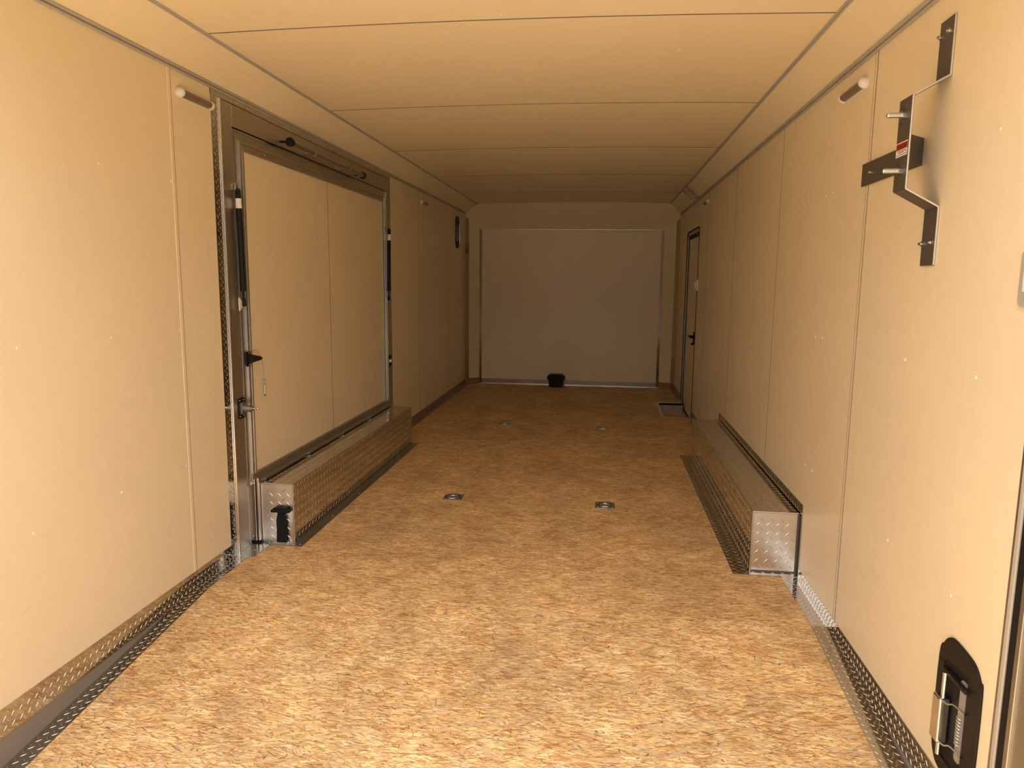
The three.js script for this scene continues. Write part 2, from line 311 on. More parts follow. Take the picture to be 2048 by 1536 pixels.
// ---- tread plate kick strips along the floor
function kick(name, side, label, yTop, yBot, zEnd, woodX) {
  const b = struct(name, label, 'baseboard'), xw = side < 0 ? XL : XR, q = -side;      // q points into the room
  // wall flange
  mesh('wall_flange', box(xw, xw + q * 0.002, yBot, yTop, zEnd, ZR - 0.03), M.plate, b);
  if (side < 0) lugs(b, [xw + 0.002, yBot, zEnd], [0, 0, 1], [0, 1, 0], ZR - 0.03 - zEnd, yTop - yBot, 0.0142);
  else lugs(b, [xw - 0.002, yBot, ZR - 0.03], [0, 0, -1], [0, 1, 0], ZR - 0.03 - zEnd, yTop - yBot, 0.0142);
  // floor flange, flat part and sloping part
  const w = Math.abs(woodX - xw);
  mesh('floor_flange', box(xw, woodX, 0, 0.002, zEnd, ZK), M.plate, b);
  lugs(b, [Math.min(xw, woodX), 0.002, zEnd], [1, 0, 0], [0, 0, 1], w, 0.0001 + ZK - zEnd, 0.0142);
  const L = ZR - 0.03 - ZK, a = Math.atan(SLOPE), c = Math.cos(a), sn = Math.sin(a);
  const g = new THREE.BoxGeometry(w, 0.002, L / c); g.rotateX(a); g.translate((xw + woodX) / 2, 0.001 - SLOPE * L / 2, ZK + L / 2); mesh('floor_flange', g, M.plate, b);
  lugs(b, [Math.min(xw, woodX), 0.0022, ZK], [1, 0, 0], [0, -sn, c], w, L / c, 0.0142);
  // steel side rail that shows in the widening gap below the wall flange
  mesh('side_rail', box(xw + side * 0.0005, xw + side * 0.045, -0.19, yBot + 0.02, ZK - 0.1, ZR - 0.03), M.tube, b);
  return b;
}
kick('baseboard_left', -1, 'tread plate kick strip along the left wall near the rear', 0.064, -0.017, -2.945, -1.545);
kick('baseboard_right', 1, 'tread plate kick strip along the right wall near the rear', 0.036, -0.046, -3.085, 0.797);
function smoothKick(b, xw, q, z0, z1, y1, fw) { mesh('smooth_kick', [box(xw, xw + q * 0.003, 0, y1, z0, z1), box(xw, xw + q * fw, 0, 0.003, z0, z1)], M.aluDull, b); }
{
  const b = struct('baseboard_left_far', 'smooth metal kick strip on the left wall beyond the wheel box', 'baseboard'); b.name = 'baseboard_left_001';
  smoothKick(b, XL, 1, -8.48, -5.415, 0.062, 0.045);
}
{
  const b = struct('baseboard_right_far', 'smooth metal kick strip on the right wall by the side door', 'baseboard'); b.name = 'baseboard_right_001';
  smoothKick(b, XR, -1, -6.74, -5.30, 0.05, 0.045); smoothKick(b, XR, -1, -8.5, -7.75, 0.06, 0.045);
}
{
  const b = struct('baseboard_front', 'tread plate kick strip along the far wall', 'baseboard');
  mesh('wall_flange', box(-1.45, 0.70, 0, 0.06, ZB, ZB + 0.002), M.plate, b); lugs(b, [0.70, 0, ZB + 0.002], [-1, 0, 0], [0, 1, 0], 2.15, 0.06, 0.0142);
  mesh('floor_flange', box(-1.45, 0.70, 0, 0.002, ZB, ZB + 0.05), M.plate, b); lugs(b, [-1.45, 0.002, ZB], [1, 0, 0], [0, 0, 1], 2.15, 0.05, 0.0142);
  for (const [x0, z0, x1, z1] of [[XL, -8.472, -1.452, ZB + 0.003], [0.703, ZB + 0.003, XR, -8.492]]) {
    const dx = x1 - x0, dz = z1 - z0, L = Math.hypot(dx, dz), g = new THREE.BoxGeometry(L, 0.07, 0.003); g.translate(L / 2, 0.035, 0.0015); g.rotateY(-Math.atan2(dz, dx)); g.translate(x0, 0, z0); mesh('corner_flange', g, M.plate, b);
    lugs(b, [x1 - dz / L * 0.003, 0, z1 + dx / L * 0.003], [-dx / L, 0, -dz / L], [0, 1, 0], L, 0.07, 0.0142);
  }
}
// ---- tread plate corner strips at the far end
function cornerStrip(n, x0, z0, ux, uz, w, y1, label, plain) {   // strip of width w starting at x0,z0 running along (ux,uz)
  const t = struct('trim_' + n, label, 'trim'), g = new THREE.BoxGeometry(w, y1, 0.003); g.translate(w / 2, y1 / 2, 0.0015); g.rotateY(-Math.atan2(uz, ux)); g.translate(x0, 0, z0); mesh('strip', g, plain ? M.bronze : M.plate, t);
  const nx = -uz, nz = ux; if (!plain) lugs(t, [x0 + ux * w + nx * 0.003, 0.03, z0 + uz * w + nz * 0.003], [-ux, 0, -uz], [0, 1, 0], w, y1 - 0.04, 0.0142); return t;
}
{
  const l = Math.hypot(0.154, 0.115), r = Math.hypot(0.1685, 0.095);
  cornerStrip(3, XL + 0.002, -8.470, 0.154 / l, -0.115 / l, 0.045, 2.0, 'tread plate corner strip where the left wall ends');
  cornerStrip(4, -1.455, ZB + 0.0015, 1, 0, 0.03, 1.86, 'smooth metal strip at the left edge of the far wall', true);
  cornerStrip(5, 0.672, ZB + 0.0015, 1, 0, 0.03, 1.86, 'smooth metal strip at the right edge of the far wall', true);
  cornerStrip(6, XR - 0.045 * 0.1685 / r, -8.492 - 0.045 * 0.095 / r, 0.1685 / r, 0.095 / r, 0.045, 2.0, 'tread plate corner strip where the right wall ends');
}

// ---- rear door frame
{
  const f = struct('trim_7', 'aluminium rear door frame with black rubber seal', 'door frame');
  for (const s of [-1, 1]) { const xw = s < 0 ? XL : XR, q = -s;
    mesh('end_strip', box(xw - q * 0.06, xw + q * 0.002, -0.25, 2.1, -1.559, -1.547), M.aluDull, f);
    mesh('post_lip', box(xw - q * 0.06, xw + q * 0.006, -0.25, 2.1, -1.547, -1.532, 0.003), M.moulding, f);
    mesh('rubber_seal', box(xw - q * 0.06, xw + q * 0.004, -0.25, 2.1, -1.532, -1.497, 0.006), M.rubber, f);
    mesh('post', [box(xw - q * 0.09, xw + q * 0.010, -0.25, 2.2, -1.497, -1.40, 0.004), box(xw - q * 0.02, xw + q * 0.016, -0.25, 2.2, -1.478, -1.470, 0.002)], M.aluDull, f);
  }
  mesh('header', box(XL - 0.05, XR + 0.05, 2.06, 2.2, -1.547, -1.40, 0.004), M.aluBright, f);
  mesh('sill', box(XL - 0.05, XR + 0.05, -0.25, tailY(-1.5) - 0.002, -1.497, -1.42, 0.004), M.aluBright, f);
}

// ================================================================ THE LARGE DOOR IN THE LEFT WALL
{
  const d = struct('door_1', 'large aluminium framed escape door in the left wall above the wheel box', 'door');
  const P = (n, z0, z1, y0, y1, x0, x1, m, r = 0.002) => mesh(n, box(XL + x0, XL + x1, y0, y1, z0, z1, r), m, d);
  // tread plate surround
  P('surround_strip', -2.886, -2.941, 0.064, YTL, -0.002, 0.002, M.plate, 0); lugs(d, [XL + 0.002, 0.07, -2.941], [0, 0, 1], [0, 1, 0], 0.055, YTL - 0.08, 0.0142);
  P('surround_strip', -2.886, -5.41, 1.988, YTL + 0.01, -0.002, 0.0025, M.plate, 0); lugs(d, [XL + 0.0025, 1.990, -5.40], [0, 0, 1], [0, 1, 0], 2.45, 0.022, 0.0142);
  // fixed frame
  mesh('frame_bead', [cyl(0.007, [XL + 0.004, 0.0, -2.949], [XL + 0.004, 1.985, -2.949], 12), cyl(0.004, [XL + 0.002, 0.0, -2.940], [XL + 0.002, 1.985, -2.940], 8)], M.aluBright, d);
  P('post', -2.953, -3.053, 0.002, 1.986, -0.03, 0.003, M.alu, 0.003);
  P('post', -5.307, -5.41, 0.25, 1.986, -0.03, 0.003, M.alu, 0.003);
  P('header', -3.053, -5.307, 1.892, 1.986, -0.03, 0.003, M.alu, 0.003);
  // mitred corner plate
  { const k = [[0, 0], [0.058, -0.032], [0.035, -0.075], [-0.022, -0.045]], g = prism(k, 0, 0.001); g.rotateY(Math.PI / 2); g.translate(XL + 0.003, 1.955, -2.998); mesh('corner_key', g, M.alu, d); }
  // leaf frame (stepped aluminium extrusion) behind a thin dark gap
  P('gap_seal', -3.045, -5.315, 0.28, 1.90, -0.03, -0.012, M.rubber, 0);
  const ring = (z0, z1, y0, y1, w, x0, x1, n, m) => { const o = [[z1, y0], [z0, y0], [z0, y1], [z1, y1]], h = [[z1 + w, y0 + w], [z1 + w, y1 - w], [z0 - w, y1 - w], [z0 - w, y0 + w]]; const g = prism(o, 0, x1 - x0, [h]); g.rotateY(-Math.PI / 2); g.translate(XL + x1, 0, 0); mesh(n, g, m, d); };
  ring(-3.058, -5.302, 0.285, 1.886, 0.046, -0.02, 0.001, 'leaf_frame', M.alu);
  ring(-3.060, -5.300, 0.287, 1.884, 0.006, 0.0, 0.006, 'leaf_lip', M.aluBright);
  ring(-3.102, -5.258, 0.30, 1.842, 0.008, 0.0, 0.009, 'leaf_bead', M.aluBright);
  ring(-3.110, -5.250, 0.306, 1.834, 0.030, -0.02, 0.004, 'panel_retainer', M.alu);
  ring(-3.132, -5.228, 0.327, 1.812, 0.008, 0.0, 0.007, 'panel_bead', M.aluBright);
  for (let i = 0; i < 6; i++) { screw(d, [XL + 0.004, 1.823, -3.35 - i * 0.36], [1, 0, 0], M.zinc, panHead); screw(d, [XL + 0.004, 0.317, -3.35 - i * 0.36], [1, 0, 0], M.zinc, panHead); }
  for (let i = 0; i < 4; i++) screw(d, [XL + 0.004, 0.55 + i * 0.38, -3.121], [1, 0, 0], M.zinc, panHead);
  mesh('leaf_panel', metreUV(box(XL - 0.016, XL - 0.003, 0.32, 1.82, -4.1535, -3.125)), M.wall, d);
  mesh('leaf_panel', metreUV(box(XL - 0.016, XL - 0.003, 0.32, 1.82, -5.235, -4.1565)), M.wall, d);
  mesh('joint', box(XL - 0.014, XL - 0.0024, 0.335, 1.805, -4.1568, -4.1532), M.joint, d);
  // bottom rail and hinge over the wheel box
  mesh('bottom_rail', [box(XL - 0.01, XL + 0.012, 0.300, 0.334, -5.262, -3.085, 0.003), box(XL - 0.01, XL + 0.030, 0.283, 0.300, -5.30, -3.098, 0.003)], M.alu, d);
  for (let i = 0; i < 4; i++) mesh('hinge_barrel', cyl(0.006, [XL + 0.036, 0.296, -3.16 - i * 0.525], [XL + 0.036, 0.296, -3.63 - i * 0.525], 10), M.aluDull, d);
  // upright channels beside the wheel box end
  P('upright_channel', -3.090, -3.104, 0.012, 0.312, -0.02, 0.019, M.aluBright, 0.003);
  P('upright_channel', -3.092, -3.108, 0.012, 0.318, 0.023, 0.037, M.aluBright, 0.005);
  P('gap_seal', -3.098, -3.115, 0.0, 0.30, -0.02, 0.034, M.rubber, 0);
  screw(d, [XL + 0.0, 0.295, -3.0895], [0, 0, 1], M.zinc, panHead); screw(d, [XL + 0.0, 0.035, -3.0895], [0, 0, 1], M.zinc, panHead);
  // floor strip in front of the foot
  mesh('floor_strip', box(XL, -1.518, 0.0, 0.003, -3.112, -2.93), M.aluBright, d); screw(d, [-1.555, 0.003, -3.0], [0, 1, 0], M.zinc, panHead); screw(d, [-1.55, 0.003, -3.08], [0, 1, 0], M.zinc, panHead);
  // triangular hasp
  const hs = new THREE.Group(); hs.name = 'hasp'; hs.position.set(XL, 0.878, -3.098); hs.rotation.y = LEFT; d.add(hs);
  mesh('hasp_plate', prism(roundRect(-0.020, 0.016, -0.034, 0.034, 0.003), 0.0085, 0.0125), M.black, hs);
  { const g = prism([[0, 0.024], [0.055, 0.010], [0.066, 0.006], [0.072, -0.001], [0.066, -0.008], [0.054, -0.011], [0, -0.022]], -0.002, 0.002); g.rotateY(-0.55); g.translate(-0.004, 0, 0.012); mesh('hasp_tongue', g, M.black, hs); }
  for (const y of [0.027, -0.027]) screw(hs, [0.004, y, 0.0125], [0, 0, 1], M.zinc, panHead, 'bolt');
  // cam latch near the rear edge
  const lt = new THREE.Group(); lt.name = 'cam_latch'; lt.position.set(XL, 0.662, -3.022); lt.rotation.y = LEFT; d.add(lt);
  mesh('latch_plate', prism(roundRect(-0.028, 0.026, -0.046, 0.046, 0.004), 0.003, 0.008), M.black, lt);
  for (const [x, y] of [[-0.018, 0.036], [0.016, 0.036], [-0.018, -0.036], [0.016, -0.036]]) screw(lt, [x, y, 0.008], [0, 0, 1], M.zinc, panHead, 'bolt');
  mesh('latch_flange', prism(roundRect(-0.016, 0.016, -0.028, 0.028, 0.008), 0.008, 0.018), M.aluDull, lt);
  mesh('latch_barrel', [cyl(0.016, [0, 0, 0.018], [0, 0, 0.052], 16), cyl(0.011, [0, 0, 0.052], [0, 0, 0.060], 6)], M.aluDull, lt);
  mesh('latch_stud', [cyl(0.005, [0, 0, 0.060], [0, 0, 0.082], 10), ball(0.006, 0, 0, 0.084)], M.zinc, lt);
  // latch on the far side
  const l2 = new THREE.Group(); l2.name = 'side_latch'; l2.position.set(XL, 0.626, -5.34); l2.rotation.y = LEFT; d.add(l2);
  mesh('latch_plate', [box(-0.028, 0.028, 0.014, 0.042, 0.003, 0.010, 0.003), box(-0.028, 0.028, -0.042, -0.014, 0.003, 0.010, 0.003)], M.black, l2);
  mesh('latch_bolt', [cyl(0.008, [-0.05, 0, 0.012], [0.02, 0, 0.012], 10), cyl(0.012, [-0.028, 0, 0.012], [0.0, 0, 0.012], 10)], M.zinc, l2);
}

// ================================================================ WHEEL BOXES
function platedBox(t, x0, x1, h, z0, z1, flangeX, lugFloor, side) {
  const xi = side < 0 ? x1 : x0, q = -side;                       // xi: the face towards the room
  mesh('top_plate', box(x0, x1, h - 0.003, h, z0, z1, 0.001), M.plate, t); lugs(t, [x0, h, z0], [1, 0, 0], [0, 0, 1], x1 - x0, z1 - z0);
  mesh('side_plate', box(xi - 0.0015, xi + 0.0015, 0, h, z0, z1), M.plate, t);
  if (side < 0) lugs(t, [xi + 0.0015, 0.0, z0], [0, 0, 1], [0, 1, 0], z1 - z0, h - 0.004); else lugs(t, [xi - 0.0015, 0.0, z1], [0, 0, -1], [0, 1, 0], z1 - z0, h - 0.004);
  mesh('end_plate', box(x0, x1, 0, h, z1 - 0.003, z1, 0.001), M.plateSatin, t); lugs(t, [x1 - 0.014, 0.02, z1], [-1, 0, 0], [0, 1, 0], x1 - x0 - 0.024, h - 0.032);
  mesh('end_plate', box(x0, x1, 0, h, z0, z0 + 0.003), M.plate, t);
  mesh('corner_weld', [cyl(0.004, [xi, 0, z1 - 0.002], [xi, h, z1 - 0.002], 8), cyl(0.004, [x0, h - 0.002, z1 - 0.002], [x1, h - 0.002, z1 - 0.002], 8), cyl(0.003, [xi, h - 0.001, z0], [xi, h - 0.001, z1], 8)], M.weld, t);
}
{
  const t = thing('wheel_box', 'tread plate wheel box below the large framed door, black rubber strap on its end', 'wheel box');
  platedBox(t, -1.572, -1.413, 0.288, -5.25, -3.112, -1.362, false, -1);
  mesh('floor_flange', box(-1.572, -1.362, 0, 0.003, -5.27, -3.075), M.aluDull, t);
  for (let i = 0; i < 6; i++) screw(t, [-1.378, 0.003, -3.10 - i * 0.415], [0, 1, 0], M.zinc, panHead);
  screw(t, [-1.41, 0.003, -3.095], [0, 1, 0], M.zinc, panHead); screw(t, [-1.53, 0.003, -3.095], [0, 1, 0], M.zinc, panHead);
  mesh('side_weld', Array.from({ length: 40 }, (_, i) => ball(0.0045, -1.5675, 0.012 + i * 0.0068, -3.112, 0.9, 1.0, 0.45)), M.weld, t);
  const s = new THREE.Group(); s.name = 'rubber_strap'; s.position.set(-1.466, 0, -3.109); t.add(s);
  mesh('grip', [box(-0.046, 0.048, 0.158, 0.172, 0.002, 0.030, 0.005), box(-0.034, 0.034, 0.170, 0.180, 0.004, 0.026, 0.004)], M.rubber, s);
  mesh('strap', prism([[-0.014, 0.165], [-0.018, 0.14], [-0.023, 0.12], [-0.022, 0.07], [-0.026, 0.0], [0.020, 0.0], [0.022, 0.06], [0.020, 0.12], [0.012, 0.14], [0.010, 0.165]], 0.003, 0.018), M.rubber, s);
  mesh('keeper', [box(-0.032, 0.03, 0.0, 0.012, 0.002, 0.024, 0.002)], M.zinc, s);
}
{
  const t = thing('wheel_box', 'tread plate wheel box against the plain panelled wall', 'wheel box');
  platedBox(t, 0.676, 0.864, 0.272, -5.19, -3.086, 0.595, true, 1);
  mesh('floor_flange', box(0.597, 0.676, 0, 0.003, -5.20, -3.045), M.plate, t); lugs(t, [0.597, 0.003, -5.20], [1, 0, 0], [0, 0, 1], 0.079, 2.155);
  mesh('end_flange', box(0.676, XR - 0.002, 0, 0.003, -3.086, -3.045), M.plate, t); lugs(t, [0.676, 0.003, -3.086], [1, 0, 0], [0, 0, 1], 0.19, 0.041);
  mesh('wall_flange', box(XR - 0.0035, XR - 0.0005, 0.0, 0.318, -5.26, -3.052), M.plate, t); lugs(t, [XR - 0.0035, 0.274, -3.07], [0, 0, -1], [0, 1, 0], 2.12, 0.044);
  mesh('sealant', [cyl(0.005, [0.6765, 0.004, -3.084], [XR - 0.004, 0.004, -3.084], 8), cyl(0.005, [0.8645, 0, -3.084], [0.8645, 0.27, -3.084], 8)], M.strap, t, 'dark grey sealant bead');
}

// ================================================================ FLOOR RINGS
{
  const labels = ['recessed tie-down ring in the floor, near pair, beside the door-side wheel box', 'recessed tie-down ring in the floor, near pair, towards the plain wall', 'recessed tie-down ring in the floor, far pair, on the large door side', 'recessed tie-down ring in the floor, far pair, on the step well side'];
  const make = (label, x, z) => {
    const t = thing('tie_down_ring', label, 'ring', [x, 0, z], 0, 'recessed tie-down rings in the floor');
    const s = new THREE.Shape(roundRect(-0.053, 0.053, -0.056, 0.056, 0.012).map((p) => new THREE.Vector2(...p))); s.holes.push(new THREE.Path(circle(0, 0, 0.038, 24).map((p) => new THREE.Vector2(...p))));
    const g = new THREE.ExtrudeGeometry(s, { depth: 0.002, bevelEnabled: true, bevelSize: 0.001, bevelThickness: 0.001, bevelSegments: 2 }); g.rotateX(-Math.PI / 2); g.translate(0, 0.001, 0); mesh('plate', g, M.aluDull, t);
    const cup = new THREE.LatheGeometry([[0.001, -0.016], [0.026, -0.015], [0.034, -0.009], [0.039, 0.003]].map((p) => new THREE.Vector2(...p)), 28); mesh('cup', cup, M.aluDull, t);
    mesh('ring', torus(0.027, 0.0055, 0, 0.001, 0.002, Math.PI / 2 + 0.12), M.zinc, t);
    mesh('bridge', box(-0.018, 0.018, -0.004, 0.007, 0.022, 0.036, 0.003), M.zinc, t);
    for (const [a, b] of [[-1, -1], [1, -1], [-1, 1], [1, 1]]) screw(t, [a * 0.042, 0.004, b * 0.044], [0, 1, 0], M.zinc, panHead);
  };
  RINGS.forEach(([x, z], i) => make(labels[i], x, z));
}

// ================================================================ SIDE DOOR, STEP WELL (right wall, far end)
{
  const d = struct('door_2', 'narrow side door with rounded dark edge at the far end of the right wall', 'door');
  const g0 = new THREE.Group(); g0.name = 'door_set'; g0.position.set(XR, 0, -7.26); g0.rotation.y = RIGHT;
  const T = (n, geo, m, l) => { const o = mesh(n, geo, m, d, l); o.position.set(XR, 0, -7.2625); o.rotation.y = RIGHT; return o; };
  const ringOf = (x0, x1, y0, y1, r, w, z0, z1) => prism(roundRect(x0, x1, y0, y1, r), z0, z1, [roundRect(x0 + w, x1 - w, y0 + w, y1 - w, Math.max(0.01, r - w)).reverse()]);
  T('edge_seal', ringOf(-0.472, 0.472, -0.12, 1.754, 0.055, 0.014, -0.03, 0.004), M.rubber);
  T('frame', ringOf(-0.460, 0.460, -0.11, 1.742, 0.045, 0.034, -0.045, -0.002), M.aluDull);
  T('inner_seal', ringOf(-0.428, 0.428, -0.078, 1.710, 0.03, 0.012, -0.045, -0.010), M.rubber);
  T('leaf', metreUV(prism(roundRect(-0.418, 0.418, -0.068, 1.700, 0.025), -0.045, -0.018)), M.wall);
  T('top_slot', box(-0.36, 0.36, 1.672, 1.695, -0.018, -0.012, 0.003), M.rubber);
  T('leaf_edge', box(0.392, 0.414, -0.06, 1.66, -0.018, -0.004, 0.004), M.aluBright);
  T('handle', [box(0.27, 0.36, 0.66, 0.78, -0.018, -0.004, 0.01), cyl(0.014, [0.33, 0.735, -0.004], [0.33, 0.735, 0.03], 12), box(0.20, 0.345, 0.724, 0.746, 0.018, 0.034, 0.006), cyl(0.012, [0.33, 0.668, -0.004], [0.33, 0.668, 0.016], 10)], M.black);
  T('catch', [box(0.475, 0.54, 1.17, 1.27, 0.0, 0.018, 0.005), box(0.44, 0.50, 1.19, 1.25, 0.006, 0.028, 0.005)], M.white, 'white plastic door catch');
  mesh('outer_door', box(XR + 0.044, XR + 0.05, -0.2, 1.9, -7.9, -6.6), M.skin, d);
}
{
  const t = struct('step_well', 'recessed step well with metal lip in front of the side door', 'step');
  const [x0, x1, z0, z1] = WELL, D = -0.105;
  mesh('tread', metreUV(box(x0 - 0.005, x1 + 0.03, D - 0.015, D, z0 - 0.005, z1 + 0.005)), M.wood, t);
  mesh('riser', [box(x0 - 0.004, x1, D, -0.001, z0 - 0.004, z0), box(x0 - 0.004, x0, D, -0.001, z0, z1), box(x0 - 0.004, x1, D, -0.001, z1, z1 + 0.004)], M.aluBright, t);
  mesh('lip', [box(x0 - 0.03, x1 - 0.003, 0, 0.004, z0 - 0.03, z0 + 0.002, 0.001), box(x0 - 0.03, x0 + 0.004, 0, 0.004, z0, z1, 0.001), box(x0 - 0.03, x1 - 0.003, 0, 0.004, z1 - 0.002, z1 + 0.03, 0.001)], M.aluBright, t);
}

// ================================================================ WALL THINGS
// ---- oblong wall lights
function wallLight(place, label, z, y) {
  const t = place('wall_light', label, 'light', z, y, 'oblong wall lights');
  const body = prism([[-0.017, 0], [-0.017, 0.012], [-0.012, 0.026], [0, 0.031], [0.012, 0.026], [0.017, 0.012], [0.017, 0]], -0.095, 0.095); body.rotateZ(Math.PI / 2); // profile: y across, z out after turns below
  body.applyMatrix4(new THREE.Matrix4().makeBasis(V(0, 0, 1), V(0, 1, 0), V(1, 0, 0)));
  const b2 = new THREE.CylinderGeometry(0.017, 0.017, 0.19, 20, 1); b2.rotateZ(Math.PI / 2); b2.scale(1, 0.9, 1.15); b2.translate(0, 0, 0.006);
  mesh('lens', b2, M.lens, t);
  mesh('base', box(-0.115, 0.115, -0.019, 0.019, 0, 0.006, 0.003), M.cap, t);
  for (const s of [-1, 1]) mesh('end_cap', ball(0.021, s * 0.105, 0, 0.006, 0.95, 0.9, 1.05), M.cap, t);
  return t;
}
wallLight(onLeft, 'oblong wall light with white end caps left of the large door', -2.765, 1.936);
wallLight(onLeft, 'oblong wall light with white end caps beyond the large door', -6.46, 1.924);
wallLight(onRight, 'oblong wall light with white end caps between cove and spare tyre bracket', -2.778, 1.919);
wallLight(onRight, 'oblong wall light with white end caps near the side door', -6.39, 1.916);

// ---- spare tyre bracket
{
  const t = onRight('spare_tyre_bracket', 'dark steel spare tyre bracket with two threaded studs on the right wall', 'bracket', -2.082, 1.297);
  const Y = (y) => y - 1.297, th = 0.005, W = 0.0395;
  const seg = (n, y0, z0, y1, z1) => { const L = Math.hypot(y1 - y0, z1 - z0), g = new RoundedBoxGeometry(2 * W, L + th * 0.6, th, 2, 0.0015); g.rotateX(Math.atan2(z1 - z0, y1 - y0)); g.translate(0, (y0 + y1) / 2, (z0 + z1) / 2); return g; };
  const F = 0.003, O = 0.0885;
  mesh('strap', [seg('', Y(1.776), F, Y(1.922), F), seg('', Y(1.776), F, Y(1.728), O), seg('', Y(1.494), O, Y(1.447), F), seg('', Y(1.447), F, Y(1.297), F)], M.strap, t);
  const holes = [[-0.022, 1.705], [-0.022, 1.671], [-0.022, 1.563], [-0.022, 1.529]].map(([x, y]) => circle(x, Y(y), 0.0065, 14).reverse());
  mesh('face_plate', prism([[-W, Y(1.494)], [W, Y(1.494)], [W, Y(1.728)], [-W, Y(1.728)]], O - th / 2, O + th / 2, holes), M.strap, t);
  mesh('strap_edge', [1].flatMap(() => { const e = (y0, z0, y1, z1) => cyl(0.0026, [W - 0.0008, Y(y0), z0], [W - 0.0008, Y(y1), z1], 8); return [e(1.922, F, 1.776, F), e(1.776, F, 1.728, O), e(1.728, O, 1.494, O), e(1.494, O, 1.447, F), e(1.447, F, 1.297, F)]; }), M.strapEdge, t, 'pale bare cut edge of the strap');
  // horizontal strap behind
  const hs = (x0, z0, x1, z1) => { const L = Math.hypot(x1 - x0, z1 - z0), g = new RoundedBoxGeometry(L + 0.003, 0.074, 0.004, 2, 0.001); g.rotateY(-Math.atan2(z1 - z0, x1 - x0)); g.translate((x0 + x1) / 2, Y(1.608), (z0 + z1) / 2); return g; };
  const X = (z) => z + 2.082;
  mesh('cross_strap', [hs(X(-2.637), F, X(-2.175), F), hs(X(-2.176), F, X(-2.095), O - 0.005)], M.strap, t);
  const stud = (y) => { const s = new THREE.Group(); s.name = 'stud'; s.position.set(0.004, Y(y), O); t.add(s);
    const rod = []; rod.push(cyl(0.0062, [0, 0, -0.012], [0, 0, 0.046], 14)); for (let i = 0; i < 22; i++) rod.push(torus(0.0062, 0.0007, 0, 0, 0.0 + i * 0.0021)); rod.push(cyl(0.0062, [0, 0, 0.046], [0, 0, 0.049], 14, 0.0048)); mesh('threaded_rod', rod, M.zinc, s);
    mesh('nut', cyl(0.0112, [0, 0, 0.0025], [0, 0, 0.0125], 6), M.zinc, s); mesh('nut', cyl(0.0112, [0, 0, -0.0115], [0, 0, -0.0025], 6), M.zinc, s); };
  stud(1.685); stud(1.543);
  const bolt = (x, y) => mesh('bolt', [cyl(0.0072, [x, Y(y), F + 0.002], [x, Y(y), F + 0.0075], 6), cyl(0.0042, [x, Y(y), F + 0.0075], [x, Y(y), F + 0.013], 10)], M.zinc, t);
  bolt(-0.030, 1.886); bolt(0.024, 1.886); bolt(-0.032, 1.355); bolt(0.022, 1.356); bolt(X(-2.55), 1.608);
  // warning label
  const c = document.createElement('canvas'); c.width = 256; c.height = 128; const k = c.getContext('2d');
  k.fillStyle = '#f2ece0'; k.fillRect(0, 0, 256, 128); k.fillStyle = '#a8241a'; k.fillRect(4, 8, 248, 58); k.fillStyle = '#2a0806'; k.font = 'bold 44px sans-serif'; k.textAlign = 'center'; k.fillText('WARNING', 132, 53);
  k.fillStyle = '#3a332b'; k.fillRect(30, 76, 200, 6); k.fillRect(54, 90, 130, 6); k.fillRect(214, 88, 20, 10); k.fillRect(0, 110, 256, 5);
  const ct = new THREE.CanvasTexture(c); ct.colorSpace = THREE.SRGBColorSpace;
  const lb = new THREE.PlaneGeometry(0.074, 0.037); lb.translate(-0.0015, Y(1.600), O + th / 2 + 0.0004); mesh('warning_label', lb, std({ map: ct, roughness: 0.5 }), t, 'red and white warning sticker');
}

